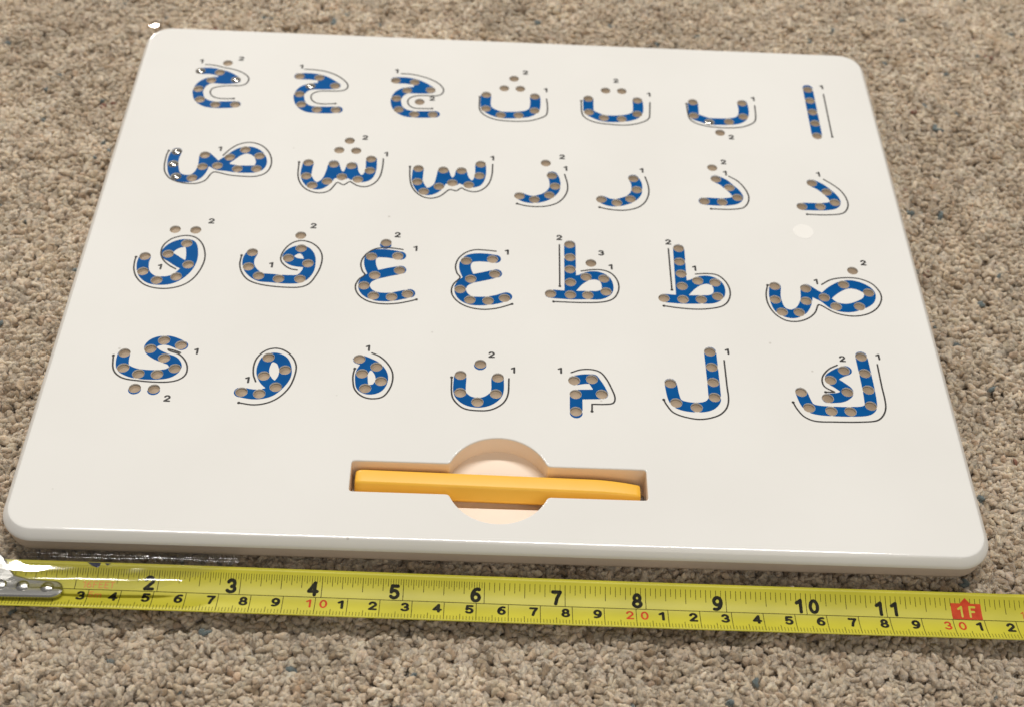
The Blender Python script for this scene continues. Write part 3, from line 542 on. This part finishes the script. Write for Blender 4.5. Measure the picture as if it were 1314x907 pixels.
def build_top_shell():
    mb = MB()
    BR = 3.0                                         # rounded upper edge
    RC = 11.5
    holes = [tuple(b) for L in LETTERS for b in L['beads']]
    slot = slot_outline()
    rim = offset_outline(slot, .45)
    outer = rrect(X0 + BR, X1 - BR, BR, BD - BR, RC - BR)
    V = []; E = []
    def loop(pts):
        s = len(V); V.extend(Vector((float(p[0]), float(p[1]))) for p in pts)
        E.extend((s + i, s + (i + 1) % len(pts)) for i in range(len(pts)))
    loop(outer); loop(rim)
    for hx, hy in holes: loop(circle(hx, hy, HOLE_R))
    r = delaunay_2d_cdt(V, E, [], 1, 1e-5)
    tv = np.array([(v.x, v.y) for v in r[0]]); tf = np.array([list(f) for f in r[2]])
    tc = tv[tf].mean(1)
    keep = poly_sdf(tc, rim) > 0
    for hx, hy in holes: keep &= np.hypot(tc[:, 0] - hx, tc[:, 1] - hy) > HOLE_R * .995
    mb.add([(x, y, ZT) for x, y in tv], tf[keep].tolist())
    # rounded edge, short wall and lip
    rings = []
    prof = [(BR, ZT), (2.85, ZT - .006), (2.7, ZT - .018), (2.5, ZT - .04), (2.35, ZT - .08), (2.2, ZT - .18), (2.0, ZT - .4), (1.6, ZT - .8), (1.1, ZT - 1.4), (.6, ZT - 2.05), (.3, ZT - 2.5), (.12, ZT - 2.85), (.02, ZT - 3.2), (0, 7.7)]
    for d, z in prof:
        rings.append([(x, y, z) for x, y in rrect(X0 + d, X1 - d, d, BD - d, RC - d)])
    mb.rings(rings[::-1])
    under = [[(x, y, 7.7) for x, y in rrect(X0, X1, 0, BD, RC)], [(x, y, 7.7) for x, y in rrect(X0 + 3, X1 - 3, 3, BD - 3, RC - 3)]]
    mb.rings(under, smooth=False)
    # walls of the pen slot, softened at the rim
    sl = []
    for k in range(5):
        a = math.radians(90 * k / 4)
        o = offset_outline(slot, .45 * (1 - math.sin(a)))
        sl.append([(x, y, ZT - .45 * (1 - math.cos(a))) for x, y in o])
    mb.rings(sl)
    # walls of the bead holes
    for hx, hy in holes:
        c = circle(hx, hy, HOLE_R)
        mb.rings([[(x, y, ZT) for x, y in c], [(x, y, ZT - 1.6) for x, y in c]])
    return mb.build('top_shell', M_WHITE, board)
build_top_shell()

# the tray: a deep channel for the pen across a shallower round finger recess
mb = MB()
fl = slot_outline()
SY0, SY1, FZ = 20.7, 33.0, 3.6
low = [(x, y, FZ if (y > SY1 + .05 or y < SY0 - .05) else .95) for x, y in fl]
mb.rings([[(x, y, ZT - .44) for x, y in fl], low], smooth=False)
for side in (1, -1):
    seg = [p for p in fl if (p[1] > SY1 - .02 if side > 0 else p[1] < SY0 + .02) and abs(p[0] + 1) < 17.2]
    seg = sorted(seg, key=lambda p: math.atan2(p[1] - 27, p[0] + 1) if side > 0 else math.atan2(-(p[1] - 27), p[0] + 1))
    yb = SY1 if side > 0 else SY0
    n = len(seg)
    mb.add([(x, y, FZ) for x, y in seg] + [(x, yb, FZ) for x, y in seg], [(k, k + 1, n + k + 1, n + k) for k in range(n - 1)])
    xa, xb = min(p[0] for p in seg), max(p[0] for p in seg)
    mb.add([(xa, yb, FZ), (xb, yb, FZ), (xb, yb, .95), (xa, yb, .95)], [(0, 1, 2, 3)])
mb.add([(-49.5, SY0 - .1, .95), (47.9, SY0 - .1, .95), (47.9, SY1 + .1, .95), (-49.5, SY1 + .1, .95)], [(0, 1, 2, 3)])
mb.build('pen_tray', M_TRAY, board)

# lower shell, set back under the lip
mb = MB()
rr_ = []
for d, z in ((0.9, 7.65), (1.0, 2.4), (1.5, 1.0), (2.6, 0.2), (6.0, 0.0)):
    rr_.append([(x, y, z) for x, y in rrect(X0 + d, X1 - d, d, BD - d, max(11 - d, 4))])
mb.rings(rr_[::-1])
mb.build('lower_shell', M_LOWER, board)

# ------------------------------------------------------------------ printed letters and their beads
def bead_mesh(cx, cy, raised):
    mb = MB()
    if raised:
        R, zc = 2.6, ZT + .1 - 2.6
        rings = []
        for k in range(1, 10):
            a = math.radians(58 * k / 9)
            rings.append([(x, y, zc + R * math.cos(a)) for x, y in circle(cx, cy, min(R * math.sin(a), HOLE_R - .02), 24)])
        top = (cx, cy, zc + R)
    else:
        R = 22.0; zt = ZT - .60
        rings = []
        for k in range(1, 6):
            rr = (HOLE_R + .02) * k / 5
            rings.append([(x, y, zt - R + math.sqrt(R * R - rr * rr)) for x, y in circle(cx, cy, rr, 20)])
        top = (cx, cy, zt)
    n = len(rings[0])
    mb.rings(rings[::-1])
    mb.add([top] + rings[0], [(0, i + 1, (i + 1) % n + 1) for i in range(n)], True)
    return mb

LETTER_R = 2.2
def build_letter(L, individual):
    allp = np.array([p for s in L['strokes'] for p in s] + list(L['beads']) + [p for g in L['guides'] for p in g])
    lo = allp.min(0) - 4; hi = allp.max(0) + 4
    st = 0.2
    xs = np.arange(lo[0], hi[0], st); ys = np.arange(lo[1], hi[1], st)
    G = np.stack(np.meshgrid(xs, ys), -1)
    F = np.full(G.shape[:2], 1e9)
    for s in L['strokes']:
        c = catmull(s, 7)
        for a, b in zip(c[:-1], c[1:]): F = np.minimum(F, seg_dist(G, a, b) - LETTER_R)
    for p in L['fills']: F = np.minimum(F, poly_sdf(G, p) - .5)
    for p in L['offset_dots']: F = np.minimum(F, np.hypot(G[..., 0] - p[0], G[..., 1] - p[1]) - LETTER_R)
    H = np.full(G.shape[:2], 1e9)
    for p in L['beads']: H = np.minimum(H, np.hypot(G[..., 0] - p[0], G[..., 1] - p[1]) - HOLE_R - .03)
    V, fc = sdf_faces(np.maximum(F, -H), xs, ys)
    me = mesh_from('arabic_letter', [(x, y, ZT + .03) for x, y in V], fc)
    o = link('arabic_letter', me, M_BLUE, board)
    o['label'] = L['label']
    for g in L['guides']:
        c = catmull(g, 7)
        D = np.full(G.shape[:2], 1e9)
        for a, b in zip(c[:-1], c[1:]): D = np.minimum(D, seg_dist(G, a, b) - .30)
        e = c[-1]
        D = np.minimum(D, np.hypot(G[..., 0] - e[0], G[..., 1] - e[1]) - .55)
        V, fc = sdf_faces(np.maximum(D, -H), xs, ys)
        link('guide_line', mesh_from('guide_line', [(x, y, ZT + .045) for x, y in V], fc), M_LINE, o)
    for ch, dx, dy in L['digits']:
        gv, gf = glyph(ch, .11)
        hgt = 2.8
        link('stroke_number', mesh_from('stroke_number', [(dx + p[0] * hgt * 1.2, dy + p[1] * hgt, ZT + .04) for p in gv], gf), M_LINE, o)
    for k, (bx, by) in enumerate(L['beads']):
        if k in L['raised']:
            bo = bead_mesh(bx, by, True).build('steel_bead', M_STEEL, o)
            bo['label'] = 'shiny steel bead raised to the top of its hole'
        elif individual > 0:
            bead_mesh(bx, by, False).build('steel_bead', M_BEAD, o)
            individual -= 1
        else:
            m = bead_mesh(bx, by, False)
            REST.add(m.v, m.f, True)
    return individual
REST = MB()
left = 93
for L in reversed(LETTERS):
    left = build_letter(L, left)
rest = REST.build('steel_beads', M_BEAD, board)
rest['kind'] = 'stuff'

# round seal on the board
mb = MB()
mb.rings([[(x, y, ZT + .06) for x, y in circle(116.5, 151.8, 3.9, 32)], [(x, y, ZT + .005) for x, y in circle(116.5, 151.8, 4.0, 32)]], (True, False))
mb.build('round_sticker', M_STICK, board, recalc=True)

# clear shrink wrap hanging loose off the front edge and at the far left corner
def film_sheet(fn, nu, nv, name):
    vs = []; fs = []
    for j in range(nv):
        for i in range(nu): vs.append(fn(i / (nu - 1), j / (nv - 1)))
    for j in range(nv - 1):
        for i in range(nu - 1):
            a = j * nu + i
            fs.append((a, a + 1, a + nu + 1, a + nu))
    if vs[-1][1] < vs[0][1]: fs = [f[::-1] for f in fs]      # outer side up
    me = mesh_from(name, vs, fs, True)
    return link(name, me, M_FILM, board)

def wav(x, y, sc, seed):
    return float(noise_grid(np.array([x]), np.array([y]), sc, seed)[0])

FLAP_Y = np.linspace(-.4, -16, 200)
FLAP_Z = 7.6 + np.concatenate([[0], np.cumsum(np.diff(FLAP_Y) * np.interp(-FLAP_Y[1:], [.4, 2.4, 3.4, 4.2, 9.5, 11.2, 12.3, 13.0, 14, 16], [1.1, .8, 0, -.30, -.30, -.10, 0, .08, .4, .6]))])
def flap(u, v):
    x = -166 + u * 84
    end = -15.2 + .6 * math.sin(u * 9.0) + 11.0 * max(0, (u - .72) / .28) ** 1.5
    # from the board seam down over the tape in one soft fold
    y = -0.4 + (end + .4) * v
    z = float(np.interp(-(y - .6 * wav(x, 0, 15, 40)), -FLAP_Y, FLAP_Z)) if y < -3 else float(np.interp(-y, -FLAP_Y, FLAP_Z))
    z += (.10 * wav(x, y * 2, 13, 21) + .035 * wav(x, y * 2.5, 5, 22)) * min(1, v * 4)
    return (x, y, max(z, 5.1))
film_sheet(flap, 130, 70, 'shrink_wrap').data.materials[0] = M_FILM_TAUT

def ear(u, v):
    # small taut corner of the wrap, facing half way between the room lamp and the near edge
    a, r_ = 2 * math.pi * u, v
    x = -157.5 + 2.1 * r_ * math.cos(a); y = 273.0 + 1.3 * r_ * math.sin(a) + .3 * r_ * math.sin(2 * a)
    z = 8.6 + .150 * (x + 157) - .057 * (y - 273)
    return (x, y, z)
oe = film_sheet(ear, 33, 8, 'shrink_wrap')
oe.data.materials[0] = M_FILM_TAUT
oe.data.flip_normals() if oe.data.polygons[40].normal.z < 0 else None

# ------------------------------------------------------------------ pen in the slot
pen = bpy.data.objects.new('magnetic_pen', None)
COL.objects.link(pen)
pen.empty_display_size = 0.02
tag(pen, 'yellow hexagonal plastic pen lying in the slot of the white board', 'pen')
def hex_ring(cx, cy, cz, s, rnd, n=4):
    """hexagon with flat top, softened corners, in the plane across the pen"""
    cor = [(s * math.cos(math.radians(a)), s * math.sin(math.radians(a))) for a in range(0, 360, 60)]
    out = []
    for i in range(6):
        p = np.array(cor[i]); a = np.array(cor[i - 1]); b = np.array(cor[(i + 1) % 6])
        p0 = p + (a - p) / np.linalg.norm(a - p) * rnd; p1 = p + (b - p) / np.linalg.norm(b - p) * rnd
        for k in range(n + 1):
            t = k / n
            q = (1 - t) ** 2 * p0 + 2 * t * (1 - t) * p + t * t * p1
            out.append((cx, cy + q[0], cz + q[1]))
    return out
def pen_axis(x): return 27.15 - .0135 * (x + 1)
PS = 5.15; PH = PS * math.sqrt(3) / 2
mb = MB(); rings = []
for x, s in ((-48.2, .62), (-48.0, .82), (-47.5, .92), (-46.7, .97), (-45.4, 1.0), (-20, 1.0), (8, 1.0), (31, 1.0), (34, .985), (37.5, .955), (41, .91), (44.5, .85), (45.6, .82), (45.9, .77)):
    drop = (1 - s) * PH * .55 if x > 0 else 0
    rings.append(hex_ring(x, pen_axis(x) - (1 - s) * (1.9 if x > 0 else 0), 1.15 + PH - drop, PS * s, .75 * s))
mb.rings(rings, (True, True))
body = mb.build('pen_body', M_PEN, pen, recalc=True)
mb = MB(); rings = []
for x, rr in ((45.5, 2.4), (46.9, 2.4), (47.3, 2.2), (47.4, 1.6)):
    rings.append([(x, 24.4 + rr * math.cos(t), 4.7 + rr * math.sin(t)) for t in np.linspace(0, 2 * math.pi, 20, endpoint=False)])
mb.rings(rings, (True, True))
mb.build('pen_tip', M_TIP, pen, recalc=True)

# ------------------------------------------------------------------ tape measure
tape = bpy.data.objects.new('tape_measure', None)
COL.objects.link(tape)
tape.empty_display_size = 0.03
tag(tape, 'yellow steel tape measure blade laid along the front edge of the board', 'tape measure')
TX0 = -157.08
LINE = -13.35                          # centre line at x = 0
HALF_UP, HALF_DN = 8.75, 7.75          # from the centre line to the two edges
def tz(v):
    m = (v - .5) / 8.25
    return 2.9 + 2.0 * m * m
def tp(u, v, dz=0.0):
    """u along the tape from its zero, v across from the printed centre line"""
    ca, sa = math.cos(TAPE_A), math.sin(TAPE_A)
    x, y = TX0 + u, LINE
    px = TX0 + u * ca - v * sa
    py = LINE - .65 + u * sa + v * ca
    return (px, py, tz(v) + dz + .25 * math.sin(u * .021 + .5))
mb = MB()
us = np.linspace(-3.0, 420, 160); vs_ = np.linspace(-HALF_DN, HALF_UP, 17)
topg = [[tp(u, v) for v in vs_] for u in us]
botg = [[tp(u, v, -.16) for v in vs_[::-1]] for u in us]
mb.rings([a + b for a, b in zip(topg, botg)], (True, True))
mb.build('blade', M_TAPE, tape, recalc=True)

def strip(mb, u0, u1, v0, v1, dz=.025, n=1):
    """thin printed bar on the blade"""
    for k in range(n):
        a = v0 + (v1 - v0) * k / n; b = v0 + (v1 - v0) * (k + 1) / n
        mb.add([tp(u0, a, dz), tp(u1, a, dz), tp(u1, b, dz), tp(u0, b, dz)], [(0, 1, 2, 3)])

fine = MB()
for k in range(1, 32 * 17):
    u = k * 25.4 / 32
    if k % 32 == 0: v1, w = .05, .22
    elif k > 192 and k % 2: continue
    elif k % 16 == 0: v1, w = 2.4, .21
    elif k % 8 == 0: v1, w = 3.1, .20
    elif k % 4 == 0: v1, w = 3.9, .19
    elif k % 2 == 0: v1, w = 4.6, .18
    else: v1, w = 5.2, .15
    if k % 32 == 0 and (k // 32) % 12 == 0: continue
    strip(fine, u - w / 2, u + w / 2, 7.0, v1, n=3)
for k in range(0, 420):
    u = float(k)
    if k % 10 == 0: v1, w = -.05, .22
    elif k % 5 == 0: v1, w = -4.4, .2
    else: v1, w = -5.3, .17
    strip(fine, u - w / 2, u + w / 2, -7.1, v1, n=3)
strip_us = np.linspace(-2, 419, 120)
for a, b in zip(strip_us[:-1], strip_us[1:]):
    strip(fine, a, b, -.12, .12, .03)
fine.build('graduation_marks', M_TICKFINE, tape)

def tape_text(txt, u, v, h, wscale, mat, name, bold=.118, dz=.035):
    gv, gf = glyph(txt, bold)
    vs = [tp(u + p[0] * h * wscale, v + p[1] * h, dz) for p in gv]
    return link(name, mesh_from(name, vs, gf), mat, tape)

for k in range(2, 12):
    t = str(k)
    u = 25.4 * k
    if len(t) == 1:
        tape_text(t, u - 2.7, 2.85, 4.8, 1.0, M_TICK, 'inch_number')
    else:
        for ch, du in ((t[0], -2.4), (t[1], 2.4)):
            tape_text(ch, u + du, 2.85, 4.7, 1.0, M_TICK, 'inch_number')
for k in range(3, 42):
    u = 10.0 * k
    if k % 10 == 0:
        for ch, du in ((str(k)[0], -2.0), ('0', 2.6)):
            tape_text(ch, u + du, -2.45, 3.3, 1.15, M_RED, 'centimetre_number', .085)
    else:
        tape_text(str(k % 10), u - 2.1, -2.45, 3.3, 1.18, M_TICK, 'centimetre_number')
# foot mark: red block with a pointer, pale figures on it
mb = MB()
u = 304.8
strip(mb, u - 4.7, u + 4.9, .15, 5.5, .03, 4)
mb.add([tp(u - 1.7, 5.5, .03), tp(u + 1.7, 5.5, .03), tp(u, 7.2, .03)], [(0, 1, 2)])
fm = mb.build('foot_mark', M_RED, tape)
for ch, du in (('1', -1.9), ('F', 2.0)):
    gv, gf = glyph(ch, .085)
    vs = [tp(u + du + p[0] * 4.0 * .95, 2.75 + p[1] * 4.0, .055) for p in gv]
    link('foot_lettering', mesh_from('foot_lettering', vs, gf), M_TAPE, fm)
tape_text('1', 330.2 - 7.6, 2.2, 2.6, 1.0, M_RED, 'inch_number', .05)
tape_text('-', 330.2 - 5.6, 2.2, 2.4, 1.0, M_RED, 'inch_number', .05)
tape_text('1', 330.2 - 3.8, 2.2, 2.6, 1.0, M_RED, 'inch_number', .05)
tape_text('16FEET', 32.6, 1.75, 2.5, .98, M_ORANGE, 'length_lettering', .06)
tape_text('5m', 32.2, -1.9, 2.6, 1.0, M_ORANGE, 'length_lettering', .06)
# navy emblem half seen at the upper edge
mb = MB()
mb.add([tp(27.9, 8.6, .04), tp(29.6, 7.6, .04), tp(31.3, 7.1, .04), tp(31.9, 7.6, .04), tp(32.2, 8.6, .04)], [(0, 1, 2, 3, 4)])
mb.add([tp(33.4, 8.5, .04), tp(34.2, 7.8, .04), tp(35.4, 8.5, .04)], [(0, 1, 2)])
mb.build('printed_emblem', M_NAVY, tape)

# end hook: riveted plate with a bent lip
def hook_pt(x, y, z): return (x, y, z)
mb = MB()
cy = -15.6
outl = []
for k in range(13):
    a = math.radians(-90 + 180 * k / 12)
    outl.append((-138.2 + 3.7 * math.cos(a), cy + 3.2 * math.sin(a) - .1))
outl += [(-146, cy + 3.6), (-150.4, cy + 5.0), (-152.6, cy + 7.4), (-155.0, cy + 11.2), (-157.8, cy + 13.2), (-164.0, cy + 13.2), (-164.0, cy - 4.2), (-158, cy - 3.6)]
def inset(P, d):
    P = np.array(P); return offset_outline(P, -d)
o0 = np.array(outl)
def hz(y): return -.12 * (min(y, cy + 5) - cy) + .05 * max(0, y - cy - 5)
r0 = [(x, y, 4.1) for x, y in o0]; r1 = [(x, y, 5.2 + hz(y)) for x, y in o0]; r2 = [(x, y, 5.5 + hz(y)) for x, y in inset(o0, .6)]
mb.rings([r0, r1, r2], (True, True), smooth=False)
hook = mb.build('end_hook', M_HOOK, tape, recalc=True)
for rx in (-153.8, -146.9, -139.3):
    mb = MB(); rings = []
    for k in range(8):
        a = math.radians(8 + 82 * k / 7)
        rings.append([(x, y, 5.45 + .62 * math.cos(a)) for x, y in circle(rx, cy + .45 - (rx + 146) * .03, 2.05 * math.sin(a), 22)])
    mb.rings(rings, (True, False))
    mb.build('rivet', M_HOOK, hook, recalc=True)
